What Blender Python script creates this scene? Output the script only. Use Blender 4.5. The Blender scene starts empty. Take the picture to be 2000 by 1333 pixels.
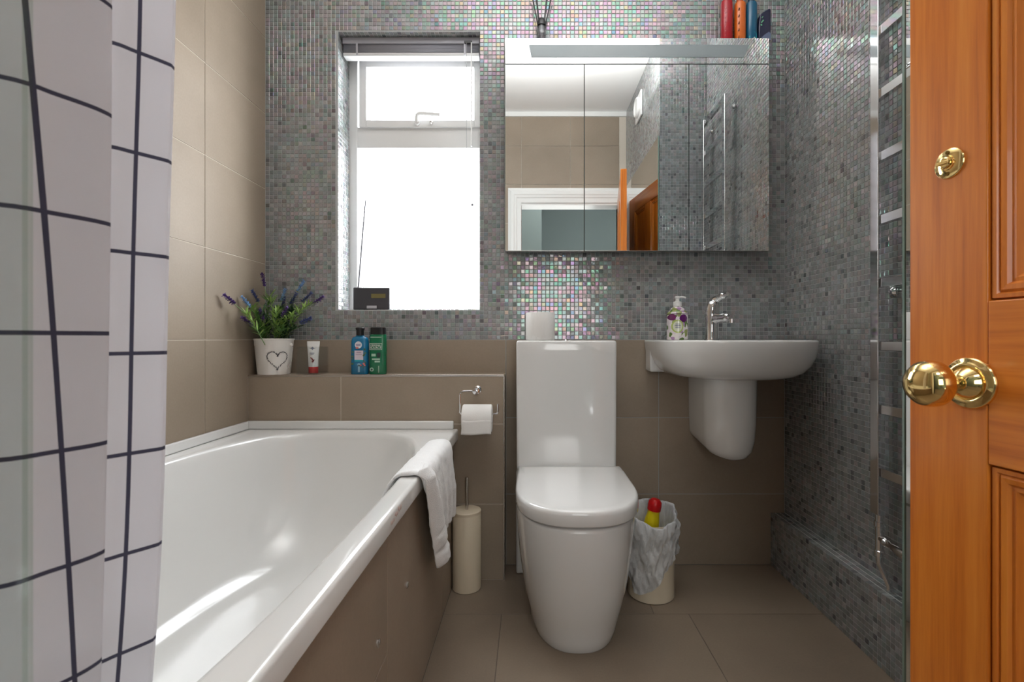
import bpy, math, random
from mathutils import Vector, Matrix
random.seed(7)
S = bpy.context.scene
C = S.collection
R = math.radians
# ------------------------------------------------------------ camera, world, lights, exposure
cam = bpy.data.cameras.new('camera'); camo = bpy.data.objects.new('camera', cam); C.objects.link(camo)
camo.location = (0, 0, .902); camo.rotation_euler = (R(90), 0, 0)
cam.sensor_width = 36; cam.lens = 17.1; cam.shift_x = -.018; cam.shift_y = -.00225
cam.clip_start = .01
cam.dof.use_dof = True; cam.dof.focus_distance = 1.8; cam.dof.aperture_fstop = 9
S.camera = camo
S.view_settings.view_transform = 'Standard'; S.view_settings.look = 'None'
S.view_settings.gamma = 1; S.view_settings.use_curve_mapping = False
S.view_settings.exposure = 0.56
w = bpy.data.worlds.new('sky'); S.world = w; w.use_nodes = True
w.node_tree.nodes['Background'].inputs[0].default_value = (.93, .97, 1, 1)
w.node_tree.nodes['Background'].inputs[1].default_value = 10

def area(name, loc, rot, sx, sy, power, col=(1, 1, 1), portal=False):
    l = bpy.data.lights.new(name, 'AREA'); l.shape = 'RECTANGLE'; l.size = sx; l.size_y = sy
    l.energy = power; l.color = col
    o = bpy.data.objects.new(name, l); C.objects.link(o); o.location = loc; o.rotation_euler = rot
    if portal: l.cycles.is_portal = True
    return o
area('window_portal', (-.485, 2.15, 1.57), (R(-90), 0, 0), .6, 1.15, 1, portal=True)
area('ceiling_bounce_fill', (.15, 1.12, 2.36), (R(180), 0, 0), 1.1, .6, 14, (1, .99, .98))  # added fill aimed up at the ceiling, not a fitting of the room
area('landing_fill', (.3, -.9, 2.75), (0, 0, 0), .5, .4, 8, (.97, 1, .98))  # added fill that brightens the landing walls, no real fitting

area('doorway_fill', (.25, -1.25, 1.25), (R(90), 0, 0), .75, .85, 6, (1, .99, .97))  # added frontal fill shining in through the doorway; no window is built there

# ------------------------------------------------------------ materials
def mat(name, col=(.5, .5, .5), rough=.5, metal=0, spec=.5, coat=0, **kw):
    m = bpy.data.materials.new(name); m.use_nodes = True
    b = m.node_tree.nodes['Principled BSDF']
    b.inputs['Base Color'].default_value = (*col, 1); b.inputs['Roughness'].default_value = rough
    b.inputs['Metallic'].default_value = metal; b.inputs['Specular IOR Level'].default_value = spec
    b.inputs['Coat Weight'].default_value = coat; b.inputs['Coat Roughness'].default_value = .04
    for k, v in kw.items(): b.inputs[k.replace('_', ' ')].default_value = v
    return m
def srgb(r, g, b):
    f = lambda c: (c/255/12.92) if c/255 <= .04045 else ((c/255+.055)/1.055)**2.4
    return (f(r), f(g), f(b))
def nodes(m):
    nt = m.node_tree; return nt, nt.nodes, nt.links, nt.nodes['Principled BSDF']
def mth(nt, op, a, b=None, c=None):
    n = nt.nodes.new('ShaderNodeMath'); n.operation = op
    for i, v in enumerate((a, b, c)):
        if v is None: continue
        if isinstance(v, (int, float)): n.inputs[i].default_value = v
        else: nt.links.new(v, n.inputs[i])
    return n.outputs[0]
def ramp(nt, fac, stops, mode='LINEAR'):
    r = nt.nodes.new('ShaderNodeValToRGB'); r.color_ramp.interpolation = mode
    el = r.color_ramp.elements
    while len(el) < len(stops): el.new(.5)
    for e, (p, c) in zip(el, stops): e.position = p; e.color = (*c, 1)
    nt.links.new(fac, r.inputs[0]); return r.outputs[0]
def noise(nt, scale, detail=3, vec=None, stretch=None, rough=.5):
    n = nt.nodes.new('ShaderNodeTexNoise'); n.inputs['Scale'].default_value = scale
    n.inputs['Detail'].default_value = detail; n.inputs['Roughness'].default_value = rough
    if vec is None:
        tc = nt.nodes.new('ShaderNodeTexCoord'); vec = tc.outputs['Object']
    if stretch:
        mp = nt.nodes.new('ShaderNodeMapping'); mp.inputs['Scale'].default_value = stretch
        nt.links.new(vec, mp.inputs[0]); vec = mp.outputs[0]
    nt.links.new(vec, n.inputs['Vector']); return n.outputs['Fac']
def bump(nt, h, strength=.2, dist=.001):
    b = nt.nodes.new('ShaderNodeBump'); b.inputs['Strength'].default_value = strength
    b.inputs['Distance'].default_value = dist; nt.links.new(h, b.inputs['Height']); return b.outputs[0]

def tile_mat(name, c1, c2, rough):
    m = mat(name, rough=rough, spec=.3); nt, N, L, b = nodes(m)
    geo = nt.nodes.new('ShaderNodeNewGeometry'); oi = nt.nodes.new('ShaderNodeObjectInfo')
    n1 = noise(nt, 5, 5, geo.outputs['Position']); n2 = noise(nt, 160, 3, geo.outputs['Position'])
    f = mth(nt, 'ADD', mth(nt, 'MULTIPLY', n1, .55), mth(nt, 'MULTIPLY', n2, .25))
    f = mth(nt, 'ADD', f, mth(nt, 'MULTIPLY', oi.outputs['Random'], .2))
    L.new(ramp(nt, f, [(.3, c1), (.7, c2)]), b.inputs['Base Color'])
    L.new(bump(nt, n2, .12, .0006), b.inputs['Normal']); return m
TILE = tile_mat('taupe_tile', srgb(148, 134, 118), srgb(164, 149, 132), .5)
FLOORT = tile_mat('floor_tile', srgb(122, 108, 94), srgb(138, 123, 107), .42)
GROUT = mat('pale_grout', srgb(214, 204, 190), .9)
GROUTD = mat('brown_grout', srgb(108, 96, 86), .9)
GROUTM = mat('grey_grout', srgb(176, 178, 178), .85)

def mosaic_mat():
    m = mat('iridescent_glass_mosaic', rough=.16, spec=.75, coat=.4); nt, N, L, b = nodes(m)
    geo = nt.nodes.new('ShaderNodeNewGeometry'); oi = nt.nodes.new('ShaderNodeObjectInfo')
    r = mth(nt, 'FRACT', mth(nt, 'ADD', geo.outputs['Random Per Island'], oi.outputs['Random']))
    wn = nt.nodes.new('ShaderNodeTexWhiteNoise'); wn.noise_dimensions = '1D'
    L.new(mth(nt, 'MULTIPLY', r, 971.3), wn.inputs['W'])
    sep = nt.nodes.new('ShaderNodeSeparateColor'); L.new(wn.outputs['Color'], sep.inputs[0])
    col = ramp(nt, sep.outputs[0], [(0, srgb(92, 96, 98)), (.07, srgb(126, 130, 132)), (.4, srgb(150, 152, 152)),
                                    (.55, srgb(138, 146, 146)), (.7, srgb(160, 154, 154)), (.86, srgb(150, 160, 162)), (1, srgb(176, 176, 174))])
    nz = noise(nt, 240, 2, geo.outputs['Position'])
    mx = nt.nodes.new('ShaderNodeMix'); mx.data_type = 'RGBA'; mx.blend_type = 'MULTIPLY'; mx.inputs[0].default_value = .3
    L.new(col, mx.inputs[6]); L.new(nz, mx.inputs[7]); L.new(mx.outputs[2], b.inputs['Base Color'])
    L.new(mth(nt, 'ADD', mth(nt, 'MULTIPLY', sep.outputs[1], .14), .05), b.inputs['Roughness'])
    b.inputs['Metallic'].default_value = .0
    try:
        L.new(mth(nt, 'ADD', mth(nt, 'MULTIPLY', sep.outputs[2], 560), 240), b.inputs['Thin Film Thickness'])
        b.inputs['Thin Film IOR'].default_value = 1.9
    except KeyError: pass
    L.new(bump(nt, noise(nt, 110, 2, geo.outputs['Position']), .25, .0015), b.inputs['Normal'])
    return m
MOS = mosaic_mat()
PORC = mat('white_porcelain', (.80, .80, .79), .1, coat=.6)
ACRY = mat('white_acrylic', (.80, .80, .785), .13, coat=.4)
CHROME = mat('chrome', (.78, .78, .79), .07, 1)
STEEL = mat('brushed_steel', (.6, .57, .54), .25, 1)
BLACKP = mat('black_plastic', (.012, .012, .014), .3)
WHITEP = mat('white_plastic', (.82, .82, .81), .35)
UPVC = mat('white_upvc', (.78, .78, .77), .3)
MIRROR = mat('mirror', (.9, .92, .915), .0, 1)
CEIL = mat('white_emulsion', (.88, .88, .87), .8)
GLOSSW = mat('white_gloss_paint', (.85, .85, .83), .3)
BRASS = mat('polished_brass', srgb(246, 216, 148), .07, 1)
HALLW = mat('sage_grey_paint', srgb(100, 109, 106), .8)
PAPER = mat('tissue_paper', (.86, .85, .83), .95)
nt, N, L, b = nodes(PAPER); L.new(bump(nt, noise(nt, 320, 3), .5, .001), b.inputs['Normal'])
TOWELM = mat('white_terry', (.93, .93, .93), .95, Sheen_Weight=.4)
nt, N, L, b = nodes(TOWELM); L.new(bump(nt, noise(nt, 520, 2), .9, .002), b.inputs['Normal'])
CREAM = mat('cream_enamel', srgb(222, 208, 184), .35)
BUCKET = mat('cream_white_bucket_paint', srgb(236, 232, 226), .35)
DARKM = mat('dark_charcoal_print', srgb(70, 70, 74), .6)
GREENE = mat('green_glass_edge', srgb(104, 128, 118), .1, spec=.8, coat=1)

def glassy(name, tint=(1, 1, 1), gloss=(1, 1, 1)):
    m = bpy.data.materials.new(name); m.use_nodes = True; nt = m.node_tree; nt.nodes.clear()
    o = nt.nodes.new('ShaderNodeOutputMaterial'); t = nt.nodes.new('ShaderNodeBsdfTransparent')
    g = nt.nodes.new('ShaderNodeBsdfGlossy'); f = nt.nodes.new('ShaderNodeLayerWeight'); mx = nt.nodes.new('ShaderNodeMixShader')
    t.inputs[0].default_value = (*tint, 1); g.inputs['Roughness'].default_value = .02; f.inputs[0].default_value = .5
    g.inputs[0].default_value = (*gloss, 1)
    fac = mth(nt, 'ADD', mth(nt, 'MULTIPLY', mth(nt, 'POWER', f.outputs['Facing'], 4), .55), .03); nt.links.new(fac, mx.inputs[0]); nt.links.new(t.outputs[0], mx.inputs[1]); nt.links.new(g.outputs[0], mx.inputs[2])
    nt.links.new(mx.outputs[0], o.inputs[0]); return m
PANE = glassy('window_glass'); SCREENG = glassy('green_tinted_glass', (.92, .96, .94)); CLEAR = glassy('clear_glass', (.94, .95, .95)); SEDGE = glassy('screen_edge_glass', (.90, .94, .91))

def wood_mat(name, vertical):
    m = mat(name, rough=.3, coat=.25); nt, N, L, b = nodes(m)
    st = (26, 26, 1.1) if vertical else (1.1, 26, 26)
    n1 = noise(nt, 1.6, 5, None, st, .6); n2 = noise(nt, 4.5, 4, None, st, .65)
    f = mth(nt, 'ADD', mth(nt, 'MULTIPLY', n1, .65), mth(nt, 'MULTIPLY', n2, .35))
    L.new(ramp(nt, f, [(.3, srgb(168, 84, 22)), (.45, srgb(204, 112, 34)), (.56, srgb(218, 128, 44)), (.72, srgb(228, 146, 62))]), b.inputs['Base Color'])
    L.new(bump(nt, f, .1, .0006), b.inputs['Normal']); return m
WOODV = wood_mat('honey_pine_vertical', True); WOODH = wood_mat('honey_pine_horizontal', False)

def curtain_mat():
    m = mat('grid_curtain_cloth', rough=.8); nt, N, L, b = nodes(m)
    uv = nt.nodes.new('ShaderNodeUVMap'); sp = nt.nodes.new('ShaderNodeSeparateXYZ'); L.new(uv.outputs[0], sp.inputs[0])
    def line(v, wd):
        d = mth(nt, 'ABSOLUTE', mth(nt, 'SUBTRACT', mth(nt, 'FRACT', mth(nt, 'ADD', v, .5)), .5))
        return mth(nt, 'LESS_THAN', d, wd)
    f = mth(nt, 'MAXIMUM', line(sp.outputs[0], .019), line(sp.outputs[1], .019))
    col = ramp(nt, f, [(0, (.90, .895, .93)), (1, srgb(80, 80, 98))])
    L.new(col, b.inputs['Base Color'])
    tr = nt.nodes.new('ShaderNodeBsdfTranslucent'); L.new(col, tr.inputs[0])
    mx = nt.nodes.new('ShaderNodeMixShader'); mx.inputs[0].default_value = .7
    out = nt.nodes['Material Output']
    L.new(b.outputs[0], mx.inputs[1]); L.new(tr.outputs[0], mx.inputs[2]); L.new(mx.outputs[0], out.inputs[0])
    L.new(bump(nt, noise(nt, 9, 3), .25, .006), b.inputs['Normal']); return m
CURT = curtain_mat()
def bag_mat():
    m = mat('thin_white_polythene', (.85, .87, .9), .3, coat=.2); nt, N, L, b = nodes(m)
    tp = nt.nodes.new('ShaderNodeBsdfTransparent'); tr = nt.nodes.new('ShaderNodeBsdfTranslucent'); tr.inputs[0].default_value = (.8, .82, .86, 1)
    a = nt.nodes.new('ShaderNodeMixShader'); a.inputs[0].default_value = .35; c = nt.nodes.new('ShaderNodeMixShader'); c.inputs[0].default_value = .15
    L.new(b.outputs[0], a.inputs[1]); L.new(tr.outputs[0], a.inputs[2]); L.new(a.outputs[0], c.inputs[1]); L.new(tp.outputs[0], c.inputs[2])
    L.new(c.outputs[0], nt.nodes['Material Output'].inputs[0])
    L.new(bump(nt, noise(nt, 34, 5, None, (1, 1, .5)), 1, .02), b.inputs['Normal']); return m
BAG = bag_mat()

# ------------------------------------------------------------ mesh helpers
class MB:
    def __init__(s): s.v = []; s.f = []; s.m = []
    def add(s, vs, fs, mi=0):
        o = len(s.v); s.v += [tuple(v) for v in vs]; s.f += [tuple(i+o for i in f) for f in fs]; s.m += [mi]*len(fs); return s
    def box(s, x0, x1, y0, y1, z0, z1, mi=0):
        return s.add([(x0,y0,z0),(x1,y0,z0),(x1,y1,z0),(x0,y1,z0),(x0,y0,z1),(x1,y0,z1),(x1,y1,z1),(x0,y1,z1)],
                     [(0,3,2,1),(4,5,6,7),(0,1,5,4),(1,2,6,5),(2,3,7,6),(3,0,4,7)], mi)
    def rings(s, rs, cap0=True, cap1=True, mi=0, closed=True):
        n = len(rs[0]); vs = [p for r in rs for p in r]; fs = []
        for i in range(len(rs)-1):
            for j in range(n if closed else n-1):
                k = (j+1) % n; fs.append((i*n+j, i*n+k, (i+1)*n+k, (i+1)*n+j))
        if cap0: fs.append(tuple(range(n-1, -1, -1)))
        if cap1: fs.append(tuple((len(rs)-1)*n+j for j in range(n)))
        return s.add(vs, fs, mi)
    def lathe(s, prof, c=(0,0,0), axis=(0,0,1), n=32, cap=True, mi=0):
        a = Vector(axis).normalized(); t = a.orthogonal().normalized(); u = a.cross(t); c = Vector(c); rs = []
        for r, h in prof:
            rs.append([c + a*h + (t*math.cos(2*math.pi*k/n) + u*math.sin(2*math.pi*k/n))*max(r, 1e-5) for k in range(n)])
        return s.rings(rs, cap, cap, mi)
    def tube(s, pts, r, n=10, mi=0):
        pts = [Vector(p) for p in pts]; rs = []; prev = None
        for i, p in enumerate(pts):
            d = (pts[min(i+1, len(pts)-1)] - pts[max(i-1, 0)]).normalized()
            t = d.orthogonal().normalized() if prev is None else (prev - d*prev.dot(d)).normalized()
            prev = t; u = d.cross(t); rr = r[i] if isinstance(r, (list, tuple)) else r
            rs.append([p + (t*math.cos(2*math.pi*k/n) + u*math.sin(2*math.pi*k/n))*rr for k in range(n)])
        return s.rings(rs, mi=mi)
    def grid(s, rows, mi=0): return s.rings(rows, False, False, mi, closed=False)
    def build(s, name, mats, parent=None, smooth=True, bevel=0, seg=2, subd=0, angle=35, solid=0):
        me = bpy.data.meshes.new(name); me.from_pydata(s.v, [], s.f)
        for m_ in (mats if isinstance(mats, (list, tuple)) else [mats]): me.materials.append(m_)
        for p, mi in zip(me.polygons, s.m): p.material_index = mi
        me.validate(); me.update()
        o = bpy.data.objects.new(name, me); C.objects.link(o)
        if parent is not None: o.parent = parent
        if smooth:
            me.polygons.foreach_set('use_smooth', [True]*len(me.polygons)); me.set_sharp_from_angle(angle=R(angle))
        if solid: md = o.modifiers.new('solid', 'SOLIDIFY'); md.thickness = solid; md.offset = 0
        if bevel:
            md = o.modifiers.new('bevel', 'BEVEL'); md.width = bevel; md.segments = seg; md.limit_method = 'ANGLE'; md.angle_limit = R(30)
            md.harden_normals = False
        if subd: md = o.modifiers.new('subd', 'SUBSURF'); md.levels = subd; md.render_levels = subd
        return o
def spline(pts, k=6):
    P = [Vector(p) for p in pts]; out = []
    for i in range(len(P)-1):
        a = P[max(i-1,0)]; b_ = P[i]; c = P[i+1]; d = P[min(i+2, len(P)-1)]
        for j in range(k):
            t = j/k
            out.append(.5*((2*b_) + (c-a)*t + (2*a-5*b_+4*c-d)*t*t + (3*b_-a-3*c+d)*t**3))
    out.append(P[-1]); return out
def tag(o, label, cat, group=None):
    o['label'] = label; o['category'] = cat
    if group: o['group'] = group
    return o
def struct(o, label=None):
    o['kind'] = 'structure'
    if label: o['label'] = label
    return o
def thing(name, label, cat, loc=(0,0,0), rz=0, group=None):
    o = bpy.data.objects.new(name, None); C.objects.link(o); o.empty_display_size = .05
    o.location = loc; o.rotation_euler = (0, 0, rz); return tag(o, label, cat, group)
def sep(o, **k):
    for a, v in k.items(): o[a] = v
    return o

# ------------------------------------------------------------ measurements
XL, XR, D, H = -1.057, 1.014, 1.94, 2.66
WX0, WX1, WZ0, WZ1 = -.767, -.202, 1.018, 2.127     # window opening
MZ = .898                                           # where mosaic starts
BX1, BY, BZ = -.098, 1.819, .766                    # boxed ledge
PX, PY = .742, .963                                 # pier
KX, KZ = .957, .208                                 # plinth
G = .0026                                           # tile gap

# ------------------------------------------------------------ structure
def slab(mb, *a): mb.box(*a)
mb = MB(); T = .18; o_ = .0015
y0 = D + o_
mb.box(XL-.15, WX0-o_, y0, y0+T, 0, H+.1); mb.box(WX1+o_, XR+.15, y0, y0+T, 0, H+.1)
mb.box(WX0-o_, WX1+o_, y0, y0+T, 0, WZ0-o_); mb.box(WX0-o_, WX1+o_, y0, y0+T, WZ1+o_, H+.1)
wall_back = struct(mb.build('wall_back', GROUTM, smooth=False), 'back wall of grey mosaic above taupe tiles')
wall_left = struct(MB().box(XL-.15, XL-o_, -.1, D+o_, 0, H+.1).build('wall_left', GROUT, smooth=False), 'left wall of large taupe tiles beside the bath')
wall_right = struct(MB().box(XR+o_, XR+.15, -.1, D+.15, 0, H+.1).build('wall_right', GROUTM, smooth=False), 'right wall of grey iridescent mosaic')
mb = MB(); mb.box(XL-.15, -.07, -.15, -.024, 0, H+.1); mb.box(.69, XR+.15, -.15, -.024, 0, H+.1); mb.box(-.07, .69, -.15, -.024, 1.955, H+.1)
wall_near = struct(mb.build('wall_near', GROUT, smooth=False), 'doorway wall behind the camera, taupe tiled')
ceiling = struct(MB().box(XL-.15, XR+.15, -.15, D+.2, H, H+.1).build('ceiling', CEIL, smooth=False), 'plain white ceiling')
floor = struct(MB().box(XL-.15, XR+.15, -2.6, D+.15, -.1, -.0015).build('floor', GROUTD, smooth=False), 'brown grey tiled floor')
trim = struct(MB().box(XL, XR, -.024, -.004, H-.035, H).build('trim_1', GLOSSW, smooth=False), 'white trim where the doorway wall meets the ceiling')

_tm = {}
def tile(parent, mt, org, u, v, n, w_, h_, th=.0022, name='tile'):
    """one chamfered tile; org = corner, u/v unit vectors, n outward normal, front face at org plane"""
    u, v, n, org = Vector(u), Vector(v), Vector(n), Vector(org); c = .0006
    key = (tuple(u), tuple(v), tuple(n), round(w_, 5), round(h_, 5), mt.name)
    if key not in _tm:
        def ring(i, d): return [u*i+v*i+n*d, u*(w_-i)+v*i+n*d, u*(w_-i)+v*(h_-i)+n*d, u*i+v*(h_-i)+n*d]
        vs = ring(0, -th) + ring(0, -c) + ring(c, 0)
        fs = [(8,9,10,11)] + [(4+i, 4+(i+1)%4, 8+(i+1)%4, 8+i) for i in range(4)] + [(i, (i+1)%4, 4+(i+1)%4, 4+i) for i in range(4)]
        if u.cross(v).dot(n) < 0: fs = [f[::-1] for f in fs]
        me = bpy.data.meshes.new(name); me.from_pydata([tuple(x) for x in vs], [], fs); me.materials.append(mt); _tm[key] = me
    o = bpy.data.objects.new(name, _tm[key]); C.objects.link(o); o.location = org
    if parent is not None: o.parent = parent
    return o
def tiling(parent, mt, org, u, v, n, us, vs, skip=None, name='tile'):
    for i in range(len(us)-1):
        for j in range(len(vs)-1):
            if skip and skip(us[i], us[i+1], vs[j], vs[j+1]): continue
            a, b_ = us[i]+G/2, us[i+1]-G/2; c, d = vs[j]+G/2, vs[j+1]-G/2
            if b_-a < .004 or d-c < .004: continue
            tile(parent, mt, Vector(org)+Vector(u)*a+Vector(v)*c, u, v, n, b_-a, d-c, name=name)
ex, ey, ez = (1,0,0), (0,1,0), (0,0,1)
ROWS = [0, .282, .590, .898, 1.2, 1.5, 1.8, 2.1, 2.4, H]
tiling(wall_left, TILE, (XL,0,0), ey, ez, (1,0,0), [-.1, .38, .98, 1.579, D], ROWS)
tiling(wall_back, TILE, (0,D,0), ex, ez, (0,-1,0), [XL, -.70, -.098, .512, XR], [0, .282, .587, MZ])
tiling(wall_near, TILE, (0,-.02,0), ex, ez, (0,1,0), [XL, -.47, -.07], ROWS)
tiling(wall_near, TILE, (0,-.02,0), ex, ez, (0,1,0), [-.07, .31, .69], [1.955, 2.1, 2.4, H])
tiling(floor, FLOORT, (0,0,0), ex, ey, (0,0,1), [-.285, -.094, .518, 1.014], [-.13, .39, .99, 1.593])
tiling(floor, FLOORT, (0,0,0), ex, ey, (0,0,1), [-.285, .0, .405, 1.014], [1.593, D])

# boxed ledge behind the bath
led = struct(MB().box(XL, BX1-o_, BY+o_, D-.001, 0, BZ-o_).build('wall_ledge', GROUT, smooth=False), 'tiled boxed ledge between bath and toilet')
tiling(led, TILE, (0,BY,0), ex, ez, (0,-1,0), [XL, -.709, -.100], [0, .283, .583, BZ-.006])
tiling(led, TILE, (0,0,BZ), ex, ey, (0,0,1), [XL, -.60, -.100], [BY+.005, D])
tiling(led, TILE, (BX1,0,0), ey, ez, (1,0,0), [BY+.004, D], [0, .283, .583, BZ-.006])
sep(MB().box(XL, BX1, BY-.001, BY+.006, BZ-.006, BZ+.0015).build('edge_trim', STEEL, led, bevel=.001), label='thin metal tile edging')
MB().box(BX1-.004, BX1+.0015, BY-.001, BY+.004, 0, BZ-.006).build('edge_trim', STEEL, led, bevel=.001)

# mosaic ---------------------------------------------------
PITCH, TS = .01645, .0148
def mos_tile(mb, c, u, v, n, s=TS, tilt=True):
    a, b_ = (random.gauss(0, .018), random.gauss(0, .018)) if tilt else (.01, -.008)
    h = s/2; hi = h-.0011; c = Vector(c)
    vs = [c+u*(sx*h)+v*(sy*h)-n*.002 for sx, sy in ((-1,-1),(1,-1),(1,1),(-1,1))]
    vs += [c+u*(sx*h)+v*(sy*h)-n*.0008 for sx, sy in ((-1,-1),(1,-1),(1,1),(-1,1))]
    vs += [c+u*(sx*hi)+v*(sy*hi)+n*(a*sx*hi+b_*sy*hi) for sx, sy in ((-1,-1),(1,-1),(1,1),(-1,1))]
    fs = [(8,9,10,11)] + [(4+i, 4+(i+1)%4, 8+(i+1)%4, 8+i) for i in range(4)] + [(i, (i+1)%4, 4+(i+1)%4, 4+i) for i in range(4)]
    if u.cross(v).dot(n) < 0: fs = [f[::-1] for f in fs]
    mb.add(vs, fs)
def mosaic(parent, org, u, v, n, U, V, hole=None, single=None, name='mosaic'):
    u, v, n, org = Vector(u), Vector(v), Vector(n), Vector(org)
    nu = max(1, round((U[1]-U[0])/PITCH)); nv = max(1, round((V[1]-V[0])/PITCH))
    pu = (U[1]-U[0])/nu; pv = (V[1]-V[0])/nv; mb = MB(); proto = None; k = 0
    for i in range(nu):
        for j in range(nv):
            a, b_ = U[0]+(i+.5)*pu, V[0]+(j+.5)*pv
            if hole and hole(a, b_): continue
            c = org+u*a+v*b_
            if single and single(a, b_) and k < 300:
                k += 1
                if proto is None or k % 25 == 1:
                    q = MB(); mos_tile(q, (0,0,0), u, v, n)
                    proto = bpy.data.meshes.new('mosaic_tile'); proto.from_pydata(q.v, [], q.f); proto.materials.append(MOS)
                o = bpy.data.objects.new('mosaic_tile', proto); C.objects.link(o); o.location = c; o.parent = parent; continue
            mos_tile(mb, c, u, v, n)
    o = mb.build(name, MOS, parent, smooth=False); o['kind'] = 'stuff'; return o
g2 = PITCH*.4
mosaic(wall_back, (0,D,0), ex, ez, (0,-1,0), (XL, XR), (MZ+.001, H),
       hole=lambda a, b_: (WX0-g2 < a < WX1+g2 and WZ0-g2 < b_ < WZ1+g2))
mosaic(wall_right, (XR,0,0), ey, ez, (-1,0,0), (PY, D), (KZ, H), single=lambda a, b_: 1.33 < a < 1.385 and .3 < b_ < 1.9)
# reveals of the window
RD = .122
mosaic(wall_back, (WX0,0,0), ey, ez, (1,0,0), (D+.002, D+RD), (WZ0, WZ1))
mosaic(wall_back, (WX1,0,0), ey, ez, (-1,0,0), (D+.002, D+RD), (WZ0, WZ1))
mosaic(wall_back, (0,0,WZ0), ex, ey, (0,0,1), (WX0, WX1), (D+.002, D+RD))
mosaic(wall_back, (0,0,WZ1), ex, ey, (0,0,-1), (WX0, WX1), (D+.002, D+RD))
# plinth at the foot of the right wall
pl = struct(MB().box(KX+o_, XR+.01, PY, D, 0, KZ-o_).build('wall_plinth', GROUTM, smooth=False), 'low mosaic plinth along the foot of the right wall')
mosaic(pl, (KX,0,0), ey, ez, (-1,0,0), (PY, D), (0, KZ), single=lambda a, b_: 1.24 < a < 1.62)
mosaic(pl, (0,0,KZ), ex, ey, (0,0,1), (KX, XR), (PY, D))
# pier behind the open door
pier = struct(MB().box(PX+o_, XR+.01, -.024, PY-o_, 0, H).build('wall_pier', GROUTM, smooth=False), 'mosaic pier of the right wall behind the open door')
mosaic(pier, (0,PY,0), ex, ez, (0,1,0), (PX, XR), (0, H))
mosaic(pier, (PX,0,0), ey, ez, (-1,0,0), (-.02, PY), (0, H))

# window ---------------------------------------------------
wy = D + RD
win = bpy.data.objects.new('window_1', None); C.objects.link(win); win.location = (0,0,0); struct(win, 'white framed window with opening top sash, blown out by daylight')
def frame(name, x0, x1, z0, z1, t, ya, yb, parent, mt, tb=None, tl=None, tr=None):
    tb = t if tb is None else tb; tl = t if tl is None else tl; tr = t if tr is None else tr
    mb = MB(); mb.box(x0, x0+tl, ya, yb, z0, z1); mb.box(x1-tr, x1, ya, yb, z0, z1)
    mb.box(x0+tl, x1-tr, ya, yb, z1-t, z1); mb.box(x0+tl, x1-tr, ya, yb, z0, z0+tb)
    return mb.build(name, mt, parent, bevel=.002)
frame('window_frame', WX0-.003, WX1+.003, WZ0-.003, WZ1+.003, .045, wy, wy+.06, win, UPVC, tb=.013, tl=.036, tr=.018)
MB().box(WX0+.03, WX1-.012, wy+.001, wy+.06, 1.711, 1.80).build('transom', UPVC, win, bevel=.003)
fs = frame('sash', WX0+.045, WX1-.004, 1.795, 2.082, .034, wy-.012, wy+.045, win, UPVC, tb=.03, tl=.030, tr=.032)
MB().box(WX0+.07, WX1-.03, wy+.02, wy+.024, 1.822, 2.05).build('pane', PANE, fs)
MB().box(WX0+.032, WX1-.014, wy+.03, wy+.034, 1.03, 1.712).build('pane', PANE, win)
h = MB(); h.lathe([(.011,0),(.011,.012),(.006,.014)], (-.476, wy-.012, 1.812), (0,-1,0), 20)
h.tube(spline([(-.477,wy-.022,1.812),(-.474,wy-.03,1.835),(-.46,wy-.034,1.842),(-.42,wy-.034,1.84),(-.377,wy-.034,1.837)], 5), .0075, 10)
h.build('handle', WHITEP, fs)
MB().lathe([(.006,0),(.007,.006),(.004,.012)], (-.417, wy-.012, 1.812), (0,-1,0), 16).build('stay_peg', STEEL, fs)
sep(MB().lathe([(.006,0),(.005,.004)], (-.25, wy+.03, 1.478), (0,-1,0), 16).build('round_spot', mat('grey_spot', (.16,.15,.17), .5), win), label='small dark spot on the lower pane')

# door ---------------------------------------------------
door = bpy.data.objects.new('door_1', None); C.objects.link(door); door.location = (.671, 0, .008); door.rotation_euler = (0,0,math.atan2(.989,-.148))
struct(door, 'open honey pine panelled door with brass knob at the right')
DL, DH, ST = .73, 1.955, .107; TK = .038
LR0, LR1 = .735, .942
def dbox(name, x0, x1, z0, z1, mt, ya=-TK, yb=0, par=door, bev=.0015): return MB().box(x0, x1, ya, yb, z0, z1).build(name, mt, par, bevel=bev)
dbox('stile', 0, ST, 0, DH, WOODV); dbox('stile', DL-ST, DL, 0, DH, WOODV)
e = .0006
dbox('rail', ST+e, DL-ST-e, DH-.11, DH, WOODH); dbox('rail', ST+e, DL-ST-e, LR0, LR1, WOODH); dbox('rail', ST+e, DL-ST-e, 0, .2, WOODH)
mx = DL/2
dbox('muntin', mx-.045, mx+.045, .2+e, LR0-e, WOODV); dbox('muntin', mx-.045, mx+.045, LR1+e, DH-.11-e, WOODV)
for (x0, x1) in ((ST, mx-.045), (mx+.045, DL-ST)):
    for (z0, z1) in ((.2, LR0), (LR1, DH-.11)):
        pa = dbox('panel', x0-.004, x1+.004, z0-.004, z1+.004, WOODV, -.026, -.013, bev=0)
        for side in (1, -1):
            prof = [(.0015,.0135),(.003,.0035),(.008,.0035),(.010,.0065),(.013,.004),(.019,.0045),(.022,.008),(.027,.0075),(.032,.0122),(.0345,.0132)]
            rs = []
            for ins, dp in prof:
                y = -dp if side == 1 else -TK+dp
                rs.append([(x0+ins,y,z0+ins),(x1-ins,y,z0+ins),(x1-ins,y,z1-ins),(x0+ins,y,z1-ins)])
            if side == -1: rs = [r[::-1] for r in rs]
            m_ = MB(); m_.rings(rs, False, False); m_.build('moulding', WOODV, pa, smooth=False)
kx, kz = DL-.0864, .836
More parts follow.
